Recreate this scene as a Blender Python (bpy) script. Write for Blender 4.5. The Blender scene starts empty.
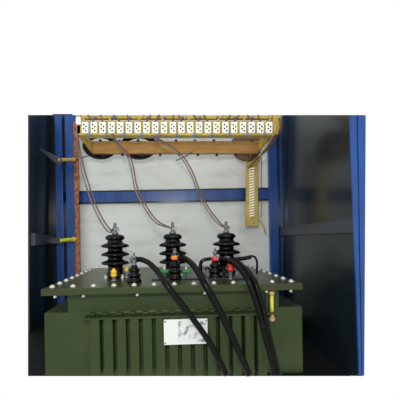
import bpy, math, random
from mathutils import Vector, Matrix
random.seed(4)
C = bpy.context.scene.collection
H = 0.68                      # camera height above the cabinet floor
F, CX, CY = 300.0, 181.0, 236.0
LEAN = math.radians(0.85)
YAW = math.radians(3.0)
YC = 1.43      # the transformer and frame stand slightly out of level

def P(px, py, Y):             # a spot seen in the photo, at distance Y
    return Vector(((px-CX)/F*Y, Y, H-(py-CY)/F*Y))
def lean(v):
    c, s = math.cos(YAW), math.sin(YAW)
    x, y, z = v[0]*c-(v[1]-YC)*s+.009, YC+v[0]*s+(v[1]-YC)*c, v[2]-H
    c, s = math.cos(LEAN), math.sin(LEAN)
    return Vector((x*c-z*s, y, H+x*s+z*c))
def unlean(p):
    x, z = p.x, p.z-H; c, s = math.cos(LEAN), math.sin(LEAN)
    x, z = x*c+z*s-.009, -x*s+z*c
    c, s = math.cos(YAW), math.sin(YAW); y = p.y-YC
    return Vector((x*c+y*s, YC-x*s+y*c, H+z))
def onfloor(v):
    return Vector((v[0], v[1], max(v[2], 0.0)))

# ---------------------------------------------------------------- materials
def mat(name, col, rough=0.5, metal=0.0, spec=0.5, noise=None, bump=0.0, bscale=40, coat=0.0):
    m = bpy.data.materials.new(name); m.use_nodes = True
    nt = m.node_tree; b = nt.nodes['Principled BSDF']
    b.inputs['Base Color'].default_value = (*col, 1)
    b.inputs['Roughness'].default_value = rough
    b.inputs['Metallic'].default_value = metal
    b.inputs['Specular IOR Level'].default_value = spec
    b.inputs['Coat Weight'].default_value = coat
    tc = nt.nodes.new('ShaderNodeTexCoord')
    if noise:
        col2, sc, lo, hi = noise[:4]
        n = nt.nodes.new('ShaderNodeTexNoise'); n.inputs['Scale'].default_value = sc
        n.inputs['Detail'].default_value = 6
        mp = nt.nodes.new('ShaderNodeMapping')
        mp.inputs['Scale'].default_value = noise[4] if len(noise) > 4 else (1, 1, 1)
        nt.links.new(tc.outputs['Object'], mp.inputs['Vector'])
        nt.links.new(mp.outputs['Vector'], n.inputs['Vector'])
        r = nt.nodes.new('ShaderNodeValToRGB')
        r.color_ramp.elements[0].position = lo; r.color_ramp.elements[0].color = (*col, 1)
        r.color_ramp.elements[1].position = hi; r.color_ramp.elements[1].color = (*col2, 1)
        nt.links.new(n.outputs['Fac'], r.inputs['Fac'])
        nt.links.new(r.outputs['Color'], b.inputs['Base Color'])
    if bump:
        n = nt.nodes.new('ShaderNodeTexNoise'); n.inputs['Scale'].default_value = bscale
        nt.links.new(tc.outputs['Object'], n.inputs['Vector'])
        bp = nt.nodes.new('ShaderNodeBump'); bp.inputs['Strength'].default_value = bump
        bp.inputs['Distance'].default_value = 0.01
        nt.links.new(n.outputs['Fac'], bp.inputs['Height'])
        nt.links.new(bp.outputs['Normal'], b.inputs['Normal'])
    return m
M = dict(
    white=mat('painted_white_board', (.71,.75,.72), .55, noise=((.52,.545,.51), 4, .5, .85, (1,1,3)), spec=.2),
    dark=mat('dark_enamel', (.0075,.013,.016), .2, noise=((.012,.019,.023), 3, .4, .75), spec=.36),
    band=mat('grey_steel', (.022,.028,.036), .35, spec=.4, noise=((.036,.044,.056), 6, .4, .7)),
    floor=mat('blackened_floor', (.006,.008,.007), .8, spec=.1, noise=((.010,.013,.011), 5, .4, .7)),
    blue=mat('blue_enamel', (.007,.048,.20), .3, spec=.4, noise=((.014,.08,.31), 6, .4, .75, (3,3,.6))),
    green=mat('green_enamel', (.024,.040,.011), .42, spec=.22, noise=((.036,.054,.017), 4, .35, .7), bump=.08, bscale=60),
    lid=mat('green_lid_enamel', (.028,.045,.013), .3, spec=.2, noise=((.038,.042,.017), 5, .4, .7)),
    black=mat('black_glaze', (.002,.002,.0025), .18, spec=.22),
    rubber=mat('black_cable_sheath', (.002,.002,.002), .3, spec=.14, noise=((.004,.0038,.0035), 30, .4, .7)),
    steel=mat('bolt_steel', (.62,.62,.58), .35, metal=.6),
    grey=mat('dull_steel', (.18,.19,.2), .4, metal=.6),
    brass=mat('brass', (.50,.33,.10), .35, metal=.35),
    yellow=mat('yellow_chrome_rail', (.42,.30,.045), .45, metal=.1, noise=((.56,.42,.085), 15, .4, .7)),
    ybright=mat('yellow_plastic', (.78,.47,.02), .4),
    ylemon=mat('lemon_sleeve', (.62,.58,.03), .35),
    brown=mat('brown_insulating_board', (.30,.15,.03), .55, noise=((.42,.23,.05), 9, .35, .7, (1,1,4))),
    disc=mat('dark_brown_bakelite', (.12,.05,.018), .5, noise=((.2,.09,.03), 8, .4, .7)),
    porcelain=mat('white_porcelain', (.85,.86,.78), .35),
    slot=mat('pale_slot', (.92,.92,.80), .5),
    holes=mat('screw_hole', (.03,.035,.03), .6),
    bluescrew=mat('blue_screw', (.06,.18,.62), .4),
    copper=mat('copper_strap', (.42,.13,.035), .45, metal=.3, noise=((.16,.05,.02), 45, .45, .62)),
    wireb=mat('brown_wire', (.13,.05,.03), .45),
    wireg=mat('grey_wire', (.16,.145,.13), .45, noise=((.07,.06,.05), 12, .45, .6)),
    red=mat('red_plastic', (.62,.02,.025), .35),
    orange=mat('orange_plastic', (.75,.2,.03), .4),
    gplastic=mat('green_plastic', (.02,.22,.06), .4),
    pink=mat('copper_pink', (.5,.26,.2), .4, metal=.2),
    plate=mat('nameplate_metal', (.56,.60,.58), .4, noise=((.16,.17,.2), 30, .5, .62)),
    platew=mat('nameplate_blank', (.60,.64,.61), .4),
)

# ---------------------------------------------------------------- mesh collecting
class MB:
    def __init__(s): s.v = []; s.f = []; s.sm = []
    def poly(s, vs, fs, smooth=False):
        n = len(s.v); s.v += [Vector(v) for v in vs]
        for f in fs: s.f.append([n+i for i in f]); s.sm.append(smooth)
        return s
    def box(s, x0, x1, y0, y1, z0, z1):
        return s.poly([(x0,y0,z0),(x1,y0,z0),(x1,y1,z0),(x0,y1,z0),(x0,y0,z1),(x1,y0,z1),(x1,y1,z1),(x0,y1,z1)],
                      [(0,3,2,1),(4,5,6,7),(0,1,5,4),(1,2,6,5),(2,3,7,6),(3,0,4,7)])
    def extr(s, ring, d):                       # a closed outline pushed along d
        n = len(ring); d = Vector(d)
        vs = [Vector(r) for r in ring]+[Vector(r)+d for r in ring]
        return s.poly(vs, [tuple(range(n-1,-1,-1)), tuple(range(n,2*n))]+[(i,(i+1)%n,n+(i+1)%n,n+i) for i in range(n)])
    def lathe(s, c, prof, axis='z', n=20, smooth=True):
        c = Vector(c); vs = []
        for r, h in prof:
            for k in range(n):
                a = 2*math.pi*k/n; u, w = r*math.cos(a), r*math.sin(a)
                vs.append(c+(Vector((u,w,h)) if axis == 'z' else Vector((u,h,w)) if axis == 'y' else Vector((h,u,w))))
        fs = []
        for j in range(len(prof)-1):
            for k in range(n):
                fs.append((j*n+k, j*n+(k+1)%n, (j+1)*n+(k+1)%n, (j+1)*n+k))
        m = len(prof)-1
        fs += [tuple(range(n-1,-1,-1)), tuple(m*n+k for k in range(n))]
        return s.poly(vs, fs, smooth)
    def tube(s, pts, r, n=10, r1=None, closed=False):
        pts = [Vector(p) for p in pts]; m = len(pts); vs = []; up = Vector((.13,.97,.2)).normalized()
        for i, p in enumerate(pts):
            a = pts[(i-1) % m] if closed else pts[max(i-1,0)]
            b = pts[(i+1) % m] if closed else pts[min(i+1,m-1)]
            t = (b-a).normalized(); u = t.cross(up)
            if u.length < .05: u = t.cross(Vector((1,0,0)))
            u.normalize(); w = t.cross(u)
            rr = r if r1 is None else r+(r1-r)*i/(m-1)
            for k in range(n):
                g = 2*math.pi*k/n; vs.append(p+u*rr*math.cos(g)+w*rr*math.sin(g))
        fs = [(i*n+k, i*n+(k+1)%n, ((i+1)%m)*n+(k+1)%n, ((i+1)%m)*n+k) for i in range(m if closed else m-1) for k in range(n)]
        if not closed: fs += [tuple(range(n-1,-1,-1)), tuple((m-1)*n+k for k in range(n))]
        return s.poly(vs, fs, True)
    def map(s, fn): s.v = [fn(v) for v in s.v]; return s
WORLD = {}
def obj(name, mb, m, parent=None, bevel=0.0, origin=None):
    mn = Vector([min(v[i] for v in mb.v) for i in range(3)]); mx = Vector([max(v[i] for v in mb.v) for i in range(3)])
    c = Vector(((mn.x+mx.x)/2, (mn.y+mx.y)/2, mn.z)) if origin is None else Vector(origin)
    me = bpy.data.meshes.new(name)
    me.from_pydata([tuple(v-c) for v in mb.v], [], mb.f); 
    for p, sm in zip(me.polygons, mb.sm): p.use_smooth = sm
    import bmesh
    b = bmesh.new(); b.from_mesh(me); bmesh.ops.recalc_face_normals(b, faces=b.faces); b.to_mesh(me); b.free()
    me.materials.append(m)
    o = bpy.data.objects.new(name, me); C.objects.link(o); WORLD[o.name] = c
    if parent: o.parent = parent; o.location = c-WORLD[parent.name]
    else: o.location = c
    if bevel:
        bv = o.modifiers.new('bevel', 'BEVEL'); bv.width = bevel; bv.segments = 2; bv.limit_method = 'ANGLE'
    return o
def thing(name, label, cat, loc, group=None):
    o = bpy.data.objects.new(name, None); C.objects.link(o); o.location = loc; o.empty_display_size = .05
    WORLD[o.name] = Vector(loc); o['label'] = label; o['category'] = cat
    if group: o['group'] = group
    return o
def tag(o, label, cat, group=None):
    o['label'] = label; o['category'] = cat
    if group: o['group'] = group
    return o
def struct(o, label=None):
    o['kind'] = 'structure'
    if label: o['label'] = label
    return o
def smoothpath(pts, n=8):                       # Catmull-Rom through points
    pts = [Vector(p) for p in pts]; out = []
    for i in range(len(pts)-1):
        a = pts[max(i-1,0)]; b = pts[i]; c = pts[i+1]; d = pts[min(i+2,len(pts)-1)]
        for k in range(n):
            t = k/n
            out.append(.5*((2*b)+(c-a)*t+(2*a-5*b+4*c-d)*t*t+(3*b-a-3*c+d)*t**3))
    out.append(pts[-1]); return out

# ---------------------------------------------------------------- setting
YB = 2.50; XR = .83; XL = -1.06; TOP = (CY-115)/F
def zt(Y): return H+TOP*Y                        # the cabinet gets taller towards the back
YF = 1.465                                       # front edge of floor
xl0 = (28-CX)/F
yl = (XL-.012)/xl0
struct(obj('floor', MB().extr([(xl0*YF,YF,0),(XR,YF,0),(XR,YB+.04,0),(XL-.012,YB+.04,0),(XL-.012,yl,0)], (0,0,-.004)), M['floor']), 'black floor beneath the green transformer')
struct(obj('wall_back', MB().extr([(-.99,YB,0),(XR-.02,YB,0),(XR-.02,YB,zt(YB)),(-.99,YB,zt(YB))], (0,.03,0)), M['white']), 'white painted back board')
yr = (XR+.006)/((363.5-CX)/F)
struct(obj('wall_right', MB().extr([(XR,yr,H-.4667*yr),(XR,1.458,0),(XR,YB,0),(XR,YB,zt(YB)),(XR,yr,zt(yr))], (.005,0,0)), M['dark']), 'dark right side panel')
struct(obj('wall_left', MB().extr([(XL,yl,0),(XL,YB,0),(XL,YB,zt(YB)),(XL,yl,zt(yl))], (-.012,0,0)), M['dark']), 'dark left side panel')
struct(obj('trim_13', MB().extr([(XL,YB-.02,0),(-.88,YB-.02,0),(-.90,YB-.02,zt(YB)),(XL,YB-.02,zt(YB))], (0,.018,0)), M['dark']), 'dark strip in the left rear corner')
# blue posts
def post(name, pts, depth, m, label):
    return struct(obj(name, MB().extr(pts, (0,depth,0)), m, bevel=.002), label)
def quad(x0t, x1t, x0b, x1b, yt, yb, Y): return [P(x0b,yb,Y),P(x1b,yb,Y),P(x1t,yt,Y),P(x0t,yt,Y)]
ybb = CY+H/(YB-.06)*F
post('trim_1', quad(54.5,61.5,57.5,65,115,ybb,YB-.06), .05, M['blue'], 'narrow blue upright on the left')
post('trim_2', quad(64.5,75.5,68,79,115,ybb,YB-.07), .06, M['blue'], 'wide blue upright at the left of the white board')
post('trim_3', quad(61,65,64.5,68.5,115,ybb,YB-.03), .02, M['dark'], 'dark groove between the blue uprights')
post('trim_4', quad(268,281.5,272,286,115,ybb,YB-.05), .04, M['blue'], 'blue upright at the right of the white board')
post('trim_5', quad(276,278.5,280,282.5,115,ybb,YB-.055), .005, M['dark'], 'dark line on the right rear upright')
a = [P(64,192.5,YB-.03),P(64,203,YB-.03),P(281,199,YB-.03),P(281,188.5,YB-.03)]
struct(obj('trim_6', MB().extr(a, (0,.03,0)), M['blue'], bevel=.002), 'blue cross rail over the white board')
e = MB()
e.extr([P(64,203,YB-.034),P(64,204.4,YB-.034),P(281,200.4,YB-.034),P(281,199,YB-.034)], (0,.03,0))
e.extr([P(64,191.3,YB-.034),P(64,192.5,YB-.034),P(281,188.5,YB-.034),P(281,187.3,YB-.034)], (0,.03,0))
struct(obj('trim_7', e, M['dark']), 'dark lips of the blue cross rail')
Yp = 1.37
yfl = CY+H/Yp*F
def fpost(name, a, b, c, d, Y, dep, m, label):
    # front right upright, narrower at its foot
    pts = [P(c,375.5,Y),P(d,375.5,Y),P(b,115,Y),P(a,115,Y)]
    return struct(obj(name, MB().extr(pts, (0,dep,0)), m, bevel=.002), label)
fpost('trim_8', 350,356.5,359.5,361.6, Yp, .012, M['blue'], 'inner flange of the blue front right upright')
fpost('trim_9', 358,366,362.2,364.5, Yp, .012, M['blue'], 'outer flange of the blue front right upright')
fpost('trim_10', 355.5,365,361,364.3, Yp+.008, .008, M['blue'], 'groove of the blue front right upright')
# grey bands on the side panels
struct(obj('trim_11', MB().extr([(.80,1.40,H+.014),(.80,2.43,H+.002),(.80,2.43,H+.072),(.80,1.40,H+.080)],(.03,0,0)), M['band'], bevel=.003), 'grey steel band along the right side panel')
struct(obj('trim_12', MB().extr([(XL,2.11,H-.068),(XL,2.45,H-.058),(XL,2.45,H-.005),(XL,2.11,H+.02)], (.035,0,0)), M['band'], bevel=.003), 'grey steel band along the left side panel')

# ---------------------------------------------------------------- transformer
tr = thing('power_transformer', 'large dark green power transformer with finned tank and bolted lid on the floor', 'transformer', (-.04, 1.86, 0))
def T(name, mb, m, parent=tr, bevel=0, label=None):
    mb.map(lambda v: onfloor(lean(v)))
    o = obj(name, mb, m, parent, bevel)
    if label: o['label'] = label
    return o
ZL = H-.233                                      # top of lid
FY, BY = 1.40, 2.30
LX0, LX1 = -.655, .568
T('lid', MB().box(LX0, LX1, FY, BY, ZL-.032, ZL), M['lid'], bevel=.004)
T('upper_tank', MB().box(-.555, .475, 1.465, 2.24, H-.42, ZL-.032), M['green'], bevel=.004)
tk = MB().box(-.667, .594, 1.462, 2.22, -.05, H-.357)
tk.map(lean); tk.map(lambda v: Vector((v.x, v.y, max(v.z, H-140/F*(1.462+v.x*math.sin(YAW))))) if v.z < .1 else v)
obj('tank', tk, M['green'], tr, .008)
b = MB(); b.box(-.47,.435,1.397,1.464,H-.380,H-.372)
T('fin_rim', b, M['green'], bevel=.002)
fx0, fx1, nf = -.446, .400, 14
pitch = (fx1-fx0)/nf
for i in range(nf):
    x = fx0+pitch*(i+.5); w = pitch*.36; n = 8
    ring = [(x-w,1.463,-.05),(x-w,1.412,-.05)]+[(x-w*math.cos(t),1.412-.007*math.sin(t),-.05) for t in [math.pi*k/n for k in range(1,n)]]+[(x+w,1.412,-.05),(x+w,1.463,-.05)]
    mb = MB().extr(ring, (0,0,H-.375+.05))
    mb.map(lambda v: lean(v)); mb.map(lambda v: Vector((v.x, v.y, max(v.z, H-140/F*(1.402+v.x*math.sin(YAW))))))
    obj('cooling_fin', mb, M['green'], tr)
for i in range(14):                              # clips along the top of the fins
    x = fx0+.01+i*(fx1-fx0-.02)/13
    T('clip', MB().box(x-.018,x+.014,1.442,1.466,H-.372,H-.360), M['green'], bevel=.003)
# bolts
def bolt(x, y, z=ZL, r=.011, h=.007, m='steel'):
    T('bolt', MB().lathe((x,y,z-.001), [(r*1.35,0),(r*1.35,.003),(r,.004),(r,h),(r*.6,h+.004),(r*.15,h+.006)], n=10), M[m])
ys = [FY+.05+i*(BY-FY-.09)/8 for i in range(9)]
for i, y in enumerate(ys):
    bolt(LX0+.035, y); bolt(LX1-.035, y)
for i in range(1, 12):
    bolt(LX0+.035+i*(LX1-LX0-.07)/12, FY+.05)
for x in (-.60,-.47,-.22,.10,.40,.52):
    T('bolt', MB().lathe((x,FY+.03,ZL-.046), [(.008,0),(.008,.015)], n=6, smooth=False), M['steel'])
# nameplate
pb = MB().box(-.097,.106,1.388,1.402,H-.502,H-.386)
npo = T('nameplate', pb, M['platew'], bevel=.001, label='white metal nameplate')
T('inscription', MB().box(-.031,.099,1.3868,1.389,H-.492,H-.394), M['plate'], npo, label='mottled grey printed area')
for x in (-.091,.100):
    for z in (H-.494,H-.394):
        T('rivet', MB().lathe((x,1.3885,z), [(.004,-.003),(.004,0)], axis='y', n=8), M['grey'], npo)
# oil level gauge
def PL(px, py, Y):                               # photo spot undone of the lean
    return unlean(P(px, py, Y))
g0 = PL(272.5,294,1.43); g1 = PL(274.5,320,1.43); gx = (g0.x+g1.x)/2
ga = T('oil_level_gauge', MB().box(gx-.024,gx+.022,1.446,1.466,g1.z-.012,g0.z+.012), M['band'], bevel=.003, label='grey backing of the oil level gauge')
T('gauge_tube', MB().tube([(gx,1.43,g1.z),(gx,1.43,g0.z)], .009), M['ylemon'], ga, label='yellow sight tube')
T('gauge_cap', MB().lathe((gx,1.422,g0.z), [(.004,-.006),(.013,0),(.015,.006),(.013,.022),(.013,.026)], axis='y'), M['brass'], ga, label='brass top cap')
T('gauge_cap', MB().lathe((gx,1.422,g1.z), [(.004,-.006),(.013,0),(.015,.006),(.013,.022),(.013,.026)], axis='y'), M['pink'], ga, label='pinkish copper bottom cap')
# high voltage bushings
HY = 1.76
def hv(px, lab):
    x = PL(px, 260, HY).x; z = ZL
    pr = [(.058,0),(.060,.012),(.054,.02),(.046,.03)]
    for zc in (.085,.134,.183):
        pr += [(.042,zc-.024),(.044,zc-.014),(.064,zc-.011),(.078,zc-.008),(.082,zc-.001),(.070,zc+.008),(.045,zc+.015)]
    pr += [(.044,.207),(.040,.212),(.050,.217),(.055,.224),(.053,.236),(.040,.245),(.018,.248)]
    bu = T('high_voltage_bushing', MB().lathe((x,HY,z), pr, n=32), M['black'], label=lab)
    T('terminal_stud', MB().lathe((x,HY,z+.247), [(.019,0),(.019,.014),(.011,.015),(.011,.03),(.017,.031),(.017,.042),(.009,.043),(.009,.066),(.003,.069)], n=12), M['grey'], bu, label='grey steel terminal stud')
    T('clamp', MB().box(x-.006,x+.022,HY-.012,HY+.012,z+.268,z+.288), M['grey'], bu, bevel=.003, label='grey steel wire clamp')
    for k in range(4):
        a = math.pi/4+k*math.pi/2
        T('flange_bolt', MB().lathe((x+.066*math.cos(a),HY+.066*math.sin(a),z-.001), [(.012,0),(.012,.014),(.006,.015),(.006,.022)], n=6, smooth=False), M['steel'], bu, label='bright steel bolt')
    return Vector((x, HY, z+.30))
hvt = [hv(116,'left black ribbed bushing'), hv(173,'middle black ribbed bushing'), hv(227,'right black ribbed bushing')]
# low voltage bushings
LY = 1.60
def lv(px, lab, mk, band, Y=LY, h=1.0):
    x = PL(px, 270, Y).x
    pr = [(.036,0),(.037,.012),(.030,.018),(.028,.030),(.036,.036),(.034,.042),(.024,.048),(.023,.058),(.030,.063),(.028,.070),(.018,.076),(.017,.09)]
    pr = [(r, z*h) for r, z in pr]
    bu = T('low_voltage_bushing', MB().lathe((x,Y,ZL), pr, n=20), M['black'], label=lab)
    T('terminal_stud', MB().lathe((x,Y,ZL+.089*h), [(.012,0),(.012,.014),(.008,.015),(.008,.036),(.012,.037),(.012,.05),(.006,.051),(.006,.066)], n=10), M['grey'], bu, label='grey steel terminal stud')
    if mk:
        T('phase_marker', MB().lathe((x,Y,ZL+band*h), [(.019,0),(.021,.004),(.021,.018),(.019,.022)], n=16), M[mk], bu, label=lab.split()[0]+' phase collar')
    return Vector((x, Y, ZL+.115*h))
# short terminals carrying the coloured phase marks
l1 = lv(134.5, 'plain black low bushing left of centre', None, 0, 1.55, .95)
l2 = lv(175, 'orange marked black low bushing before the middle tall one', 'orange', .092, 1.62, 1.15)
l3 = lv(215.5, 'red marked black low bushing before the right tall one', 'red', .088, 1.60, 1.1)
def marker(px, py, Y, m, lab, r=.016, h=.036):
    p = PL(px, py, Y); x = p.x
    o = T('vent_plug', MB().lathe((x,Y,ZL), [(.016,0),(.016,.006),(.010,.008),(.010,p.z-ZL-h/2)], n=12), M['grey'], label=lab+' plug stem' )
    T('plug_cap', MB().lathe((x,Y,p.z-h/2), [(r*.85,0),(r,.004),(r,h*.4),(r*.82,h*.45),(r,h*.55),(r,h-.004),(r*.6,h),(r*.4,h+.008)], n=16), M[m], o, label=lab+' cap')
marker(114.5, 273, 1.60, 'ybright', 'yellow')
marker(127, 269.5, 1.70, 'ybright', 'small yellow', .011, .018)
marker(231, 267.5, 1.57, 'red', 'red', .016, .042)
# green clips beside the middle bushing
for px in (164.5, 186):
    p = PL(px, 270.5, 1.66)
    o = T('link_bracket', MB().box(p.x-.024,p.x+.026,1.645,1.675,p.z-.014,p.z+.006), M['gplastic'], bevel=.006, label='green plastic bracket')
    T('nut', MB().lathe((p.x,1.66,p.z+.005), [(.007,ZL-p.z-.006),(.007,-.001),(.010,0),(.010,.012),(.006,.013),(.006,.022)], n=6), M['steel'], o, label='steel nut')
# plates on the lid around the bushings
T('cover_plate', MB().box(PL(148,0,1.66).x,PL(196,0,1.66).x,1.60,1.90,ZL,ZL+.008), M['band'], bevel=.003, label='grey cover plate under the middle bushings')
T('cover_plate', MB().box(PL(203,0,1.66).x,PL(240,0,1.66).x,1.56,1.90,ZL,ZL+.008), M['band'], bevel=.003, label='dark grey cover plate under the right bushings')
# bent tubes
def tubepart(name, px, r, lab, m='black'):
    pts = smoothpath([PL(*q) for q in px], 6)
    T(name, MB().tube(pts, r, 8), M[m], label=lab)
tubepart('bent_tube', [(216,258.5,1.66),(208,259,1.66),(202,261,1.66),(200.5,266,1.66),(201,277,1.66)], .010, 'black bent tube beside the right bushings')
tubepart('bent_tube', [(232,259.5,1.66),(243,258.5,1.66),(251,257,1.66)], .012, 'black straight tube reaching right')
tubepart('bent_tube', [(249,257,1.70),(252,256,1.70),(255.5,258,1.70),(257,263,1.70),(257,274,1.70)], .006, 'thin black hooked tube')
tubepart('bent_tube', [(205,270,1.60),(207,268,1.60),(210,270,1.60),(211,279,1.60)], .006, 'thin black hooked tube by the red collar')
# ---------------------------------------------------------------- heavy black cables
def cable(px, r, label, m='rubber', group='heavy black cables', lug=None, name='power_cable'):
    pts = smoothpath([P(*q) for q in px], 8)
    root = pts[0]
    o = obj(name, MB().tube(pts, r, 14), M[m], None, 0, origin=pts[0])
    tag(o, label, 'cable', group)
    if lug:
        L = MB().tube([pts[0]-(pts[2]-pts[0]).normalized()*.03, pts[1]], r*1.15, 12)
        q = obj('cable_lug', L, M[lug], o); q['label'] = 'dull grey crimped lug'
    return o
def foot(px, Y): return (px, 374.6, Y)
cable([(136.5,259.5,1.55),(141,259.5,1.54),(149,263,1.50),(158,272,1.44),(166,284,1.375),(178,299,1.365),(193,319,1.36),(208,340,1.36),(219,360,1.36),foot(226,1.36)], .0135,
      'thick black cable arching from the small left bushing over the nameplate', lug='grey')
cable([(179,258,1.62),(184,258,1.58),(192,264,1.50),(200,275,1.42),(206,286,1.375),(218,307,1.365),(229,330,1.36),(240,354,1.36),foot(249,1.36)], .0150,
      'thick black cable running from the middle bushings down just right of the nameplate', lug='grey')
cable([(219,259,1.60),(227,260,1.56),(237,266,1.48),(246,277,1.40),(252,290,1.375),(259,312,1.365),(265,336,1.36),(271,358,1.36),foot(274,1.36)], .0125,
      'lower left strand of the paired black cables beside the oil gauge', lug='grey')
cable([(229,259,1.66),(237,262,1.60),(247,270,1.50),(254,281,1.40),(258,291,1.375),(264,312,1.365),(269,336,1.36),(274.5,358,1.36),foot(279,1.36)], .0120,
      'right hand strand of the paired black cables, nearest the oil gauge', lug='grey')

# ---------------------------------------------------------------- terminal rack overhead
SY, BYR = 1.90, 2.22
rk = thing('terminal_rack', 'yellow steel rack with a long row of white terminal blocks above the transformer', 'terminal rack', P(175,134,SY))
def R(name, mb, m, parent=rk, bevel=0, label=None):
    o = obj(name, mb, m, parent, bevel)
    if label: o['label'] = label
    return o
def pbox(x0, x1, y0, y1, Y, dep, mb=None):
    a, b = P(x0,y1,Y), P(x1,y0,Y)
    return (mb or MB()).box(a.x, b.x, Y, Y+dep, a.z, b.z)
R('rail', pbox(76.5,273,120.5,134.5,SY,.03), M['yellow'], bevel=.003)
R('lower_flange', pbox(76.5,273,133.3,135.2,SY-.02,.06), M['yellow'], bevel=.002)
R('upper_rail', pbox(76.5,280,115.3,118.6,SY+.06,.03), M['yellow'], bevel=.002)
bm_ = R('crossbeam', pbox(92,258,141,153.5,BYR,.03), M['brown'], bevel=.003, label='brown insulating crossbeam')
for x0, bx in ((77,91.5),(273,258.5)):           # arms from the rail back to the crossbeam
    q = [P(x0,124,SY+.03),P(x0,134.5,SY+.03),P(bx,153,BYR+.03),P(bx,143,BYR+.03)]
    R('side_arm', MB().extr(q, (.012 if x0 < 100 else -.012,0,0)), M['yellow'])
for x in (76.5,273):                             # hangers going up
    q = [P(x,134,SY),P(x+6.5,134,SY) if x > 200 else P(x+4,134,SY),P(x+8,115.2,SY) if x > 200 else P(x+4,115.2,SY),P(x,115.2,SY)]
    R('hanger', MB().extr(q, (0,.03,0)), M['yellow'], bevel=.002)
R('end_block', pbox(75.5,80.5,116.5,124,SY-.03,.03), M['porcelain'], bevel=.006, label='cream porcelain end block')
nb = 22
for i in range(nb):
    x = 84.8+i*(269.5-84.8)/(nb-1)
    bl = R('terminal_block', pbox(x-3.2,x+3.2,121.6,133.0,SY-.035,.036), M['porcelain'], bevel=.004, label='white terminal block')
    hb = MB()
    for (dx, y) in ((-1.0,124.6),(1.1,126.6),(-1.0,128.6),(1.0,130.8)):
        c = P(x+dx, y, SY-.036); hb.lathe((c.x, SY-.037, c.z), [(.0052,-.001),(.0052,.004)], axis='y', n=8)
    R('screw_hole', hb, M['holes'], bl)
    dx = random.uniform(-5,5)
    wp = smoothpath([P(x,122,SY-.02),P(x+dx*.3,120,SY-.03),P(x+dx,117,SY-.01),P(x+dx*1.4,115.4,SY+.03)], 5)
    R('lead_wire', MB().tube(wp, .0058, 8), M['wireb' if i % 3 else 'brass'], bl, label='brown lead wire' if i % 3 else 'yellowish lead wire')
    if i % 2 == 0:
        c = P(x+4, 135.3, SY-.02); R('screw', MB().lathe((c.x,SY-.028,c.z), [(.006,-.004),(.0085,0),(.0085,.008)], axis='y', n=10), M['bluescrew'], label='blue screw')
    else:
        c = P(x+1, 116.8, SY+.04); R('screw', MB().lathe((c.x,SY+.05,c.z), [(.006,-.006),(.0085,0),(.0085,.012)], axis='y', n=10), M['bluescrew'], label='blue screw')
for i in range(9):
    x = 100+i*19
    for y in (140.3, 154.3):
        c = P(x+(0 if y < 150 else 3), y, BYR)
        R('beam_bolt', MB().lathe((c.x,BYR+.006,c.z), [(.007,-.012),(.0105,-.005),(.0105,.016)], axis='y', n=8), M['bluescrew' if y < 150 and i % 2 else 'holes'], bm_, label='dark bolt' if not (y < 150 and i % 2) else 'blue bolt')
# slotted trunking on the right
tk_ = thing('slotted_duct', 'vertical yellow slotted strip hanging below the right end of the rack', 'cable duct', P(251.5,226,2.34))
q = [P(246,226,2.34),P(258,226,2.34),P(258.5,154,2.34),P(247,154,2.34)]
obj('duct_body', MB().extr(q, (0,.035,0)), M['yellow'], tk_, .003)
for i in range(19):
    y = 168.5+i*2.62
    x = 251.8
    q = [P(x-2.6,y+1.2,2.337),P(x+2.6,y+.2,2.337),P(x+2.6,y-1.2,2.337),P(x-2.6,y-.2,2.337)]
    obj('slot', MB().extr(q, (0,.006,0)), M['slot'], tk_)['label'] = 'pale slot'
c = P(253,222.5,2.34); obj('screw', MB().lathe((c.x,2.337,c.z), [(.007,-.004),(.007,.004)], axis='y', n=10), M['steel'], tk_)
# thin loose wires near the duct
w = smoothpath([P(259,150,2.25),P(261,158,2.40),P(261.5,185,2.49),P(261.5,205,2.49),P(261,218,2.49)], 6)
tag(obj('thin_wire', MB().tube(w, .0045, 8), M['brass'], None, origin=w[0]), 'thin yellowish wire hanging straight beside the slotted strip', 'wire', 'loose wires by the slotted strip')
w = smoothpath([P(257,219,2.34),P(261,221,2.34),P(263.5,227,2.33),P(266,233.5,2.33)], 6)
tag(obj('thin_wire', MB().tube(w, .0065, 8), M['yellow'], None, origin=w[0]), 'short yellow wire end sticking out from the foot of the slotted strip', 'wire', 'loose wires by the slotted strip')
# brown disc behind the crossbeam
c = P(246.5,145.5,2.28)
ds = thing('insulating_disc', 'dark brown round disc behind the right end of the crossbeam', 'disc', c)
obj('disc_plate', MB().lathe((c.x,2.28,c.z), [(.112,0),(.116,.004),(.116,.022),(.112,.026)], axis='y', n=40), M['disc'], ds)
cc = P(251,155,2.25); obj('bolt', MB().lathe((cc.x,2.27,cc.z), [(.008,-.012),(.012,-.006),(.012,.012)], axis='y', n=8), M['grey'], ds)
# black coils behind the crossbeam
def coil(px, py, rx, rz, Y, label):
    c = P(px, py, Y); pts = []
    turns, n = 3, 96
    for k in range(n+1):
        t = k/n; a = 2*math.pi*turns*t
        s = 1+.05*math.sin(a*.5+px)
        pts.append((c.x+rx*s*math.cos(a), Y+.045*(t-.5), c.z+rz*s*math.sin(a)))
    o = obj('cable_coil', MB().tube(pts, .016, 8), M['rubber'], None, origin=c)
    tag(o, label, 'cable coil', 'black cable coils')
coil(100,146,.108,.078,2.28,'round black cable coil behind the left end of the brown crossbeam')
coil(139,146.5,.120,.080,2.28,'round black cable coil behind the crossbeam, second from its left end')
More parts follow.
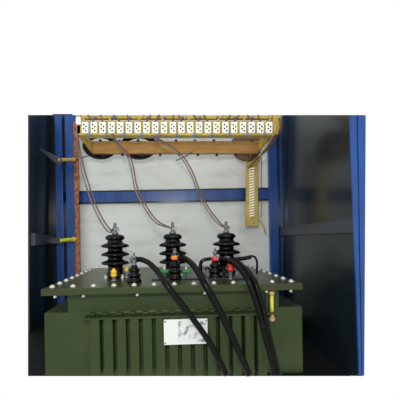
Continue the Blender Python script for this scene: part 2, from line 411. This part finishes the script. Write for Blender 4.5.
# wires from the rack to the bushings (each a twin lead)
def twin(pa, end, label, off=1.5):
    ends = list(pa)
    a = smoothpath([P(*q) for q in ends]+[end], 8)
    o = thing('twin_wire', label, 'wire', a[0], 'twin wires from rack to bushings')
    n = len(a)
    for sgn, m, lab in ((-1,'wireb','brown strand'),(1,'wireg','grey strand')):
        pts = []
        for i, p in enumerate(a):
            t = (a[min(i+1,n-1)]-a[max(i-1,0)]).normalized()
            nn = Vector((t.z,0,-t.x)); k = i/(n-1)
            wdt = off/300*1.85*min(1, k*2.2+.25)*min(1,(1-k)*6+.15)
            pts.append(p+nn*sgn*wdt)
        obj('strand', MB().tube(pts, .0043, 8), M[m], o)['label'] = lab
def tip(i, dx=-.008): 
    v = lean(hvt[i]); return v+Vector((dx,-.01,-.02))
twin([(77.5,134,1.87),(79,150,1.87),(83,170,1.86),(89,190,1.85),(96,209,1.83),(104,224,1.79),(110,231,1.77)], tip(0), 'twin thin wire curving down to the left ribbed bushing', 1.6)
twin([(112,134,1.87),(118,144,1.87),(127,154,1.87),(132,167,1.86),(136,188,1.85),(146,208,1.82),(157,222,1.79)], tip(1), 'twin thin wire curving down to the middle ribbed bushing', 1.3)
twin([(152,136,1.87),(163,142,1.87),(175,150,1.87),(185,161,1.86),(193,176,1.86),(200,195,1.84),(210,212,1.80),(219,223,1.78)], tip(2), 'twin thin wire curving down to the right ribbed bushing', 1.2)
def wire(px, r, m, label):
    w = smoothpath([P(*q) for q in px], 6)
    tag(obj('loose_wire', MB().tube(w, r, 8), M[m], None, origin=w[0]), label, 'wire', 'wires at the rack')
wire([(279,118,1.87),(280,130,1.88),(272,144,1.98),(261,155,2.10),(249,167.5,2.30)], .0065, 'wireb', 'outer brown wire slanting from the rack end to the slotted strip')
wire([(276,124,1.86),(274,134,1.88),(267,146,1.98),(260,156,2.10),(259,162,2.31)], .0060, 'brass', 'yellowish wire slanting from the rack end, inside the brown one')
wire([(176,160.5,2.30),(184,157,2.26),(192,152,2.21)], .004, 'holes', 'short dark wire crossing the lower edge of the crossbeam')
wire([(76,160,2.30),(84,157,2.28),(92,155,2.26)], .004, 'holes', 'short dark wire between the copper strap and the left coil')

# ---------------------------------------------------------------- copper strap and brass rods
random.seed(8)
st = []
for k in range(33):
    t = k/32; y = 122+t*156; st.append((P(73.6+t*2.4+random.uniform(-.5,.5), y, 2.41), P(77.6+t*2.2+random.uniform(-.6,.6), y, 2.41)))
mb = MB(); ring = [a for a, b in st]+[b for a, b in reversed(st)]
vs = [];
for a, b in st: vs += [a, b, a+Vector((0,.012,0)), b+Vector((0,.012,0))]
fs = []
for k in range(32):
    i = 4*k; fs += [(i,i+1,i+5,i+4),(i+2,i+6,i+7,i+3),(i,i+4,i+6,i+2),(i+1,i+3,i+7,i+5)]
fs += [(0,2,3,1),(128,129,131,130)]
mb.poly(vs, fs)
tag(obj('copper_strap', mb, M['copper']), 'ragged reddish copper strap running down the left edge of the white board', 'strap')
def rod(pA, pB, blade, m, label, r):
    o = thing('contact_rod', label, 'rod', P(*pB), 'rods on the left uprights')
    a, b = P(*pA), P(*pB)
    obj('sleeve', MB().tube([a, a+(b-a)*.05, a+(b-a)*.93, b], r, 12), M[m], o)
    obj('collar', MB().tube([a+(b-a)*.8, a+(b-a)*.87], r*1.35, 12), M[m], o)
    obj('blade', MB().extr([P(*q) for q in blade], (0,.012,0)), M['band'], o)['label'] = 'grey flat blade'
rod((58,160,2.26),(76,159.5,2.405), [(36,147,2.26),(40,147.5,2.26),(61,158,2.26),(60,166,2.26),(52,160,2.26)], 'brass', 'brass rod with slanting grey blade, upper of two on the left upright', .014)
rod((60,240.5,2.26),(76,239,2.405), [(46,241.5,2.26),(52,238,2.26),(62,237.5,2.26),(62,243,2.26),(52,243.5,2.26)], 'ylemon', 'yellow sleeved rod with dark tapered blade, lower of two on the left upright', .015)

# ---------------------------------------------------------------- light, world, camera
w = bpy.data.worlds.new('world'); bpy.context.scene.world = w; w.use_nodes = True
w.node_tree.nodes['Background'].inputs['Color'].default_value = (1,1,1,1)
w.node_tree.nodes['Background'].inputs['Strength'].default_value = 1.0
l = bpy.data.lights.new('flash', 'AREA'); l.energy = 15; l.size = .12; l.color = (1,.98,.94)
lo = bpy.data.objects.new('flash', l); C.objects.link(lo); lo.location = (-.12,-.05,H+.35)
lo.rotation_euler = (math.radians(82),0,0)
cam = bpy.data.cameras.new('camera'); co = bpy.data.objects.new('camera', cam); C.objects.link(co)
co.location = (0,0,H); co.rotation_euler = (math.pi/2,0,0)
cam.sensor_width = 36; cam.lens = 36*F/400; cam.shift_x = (200-CX)/400; cam.shift_y = (CY-200)/400
cam.clip_start = .05
s = bpy.context.scene; s.camera = co
s.view_settings.view_transform = 'Standard'; s.view_settings.look = 'None'
s.view_settings.exposure = 0; s.view_settings.gamma = 1; s.view_settings.use_curve_mapping = False
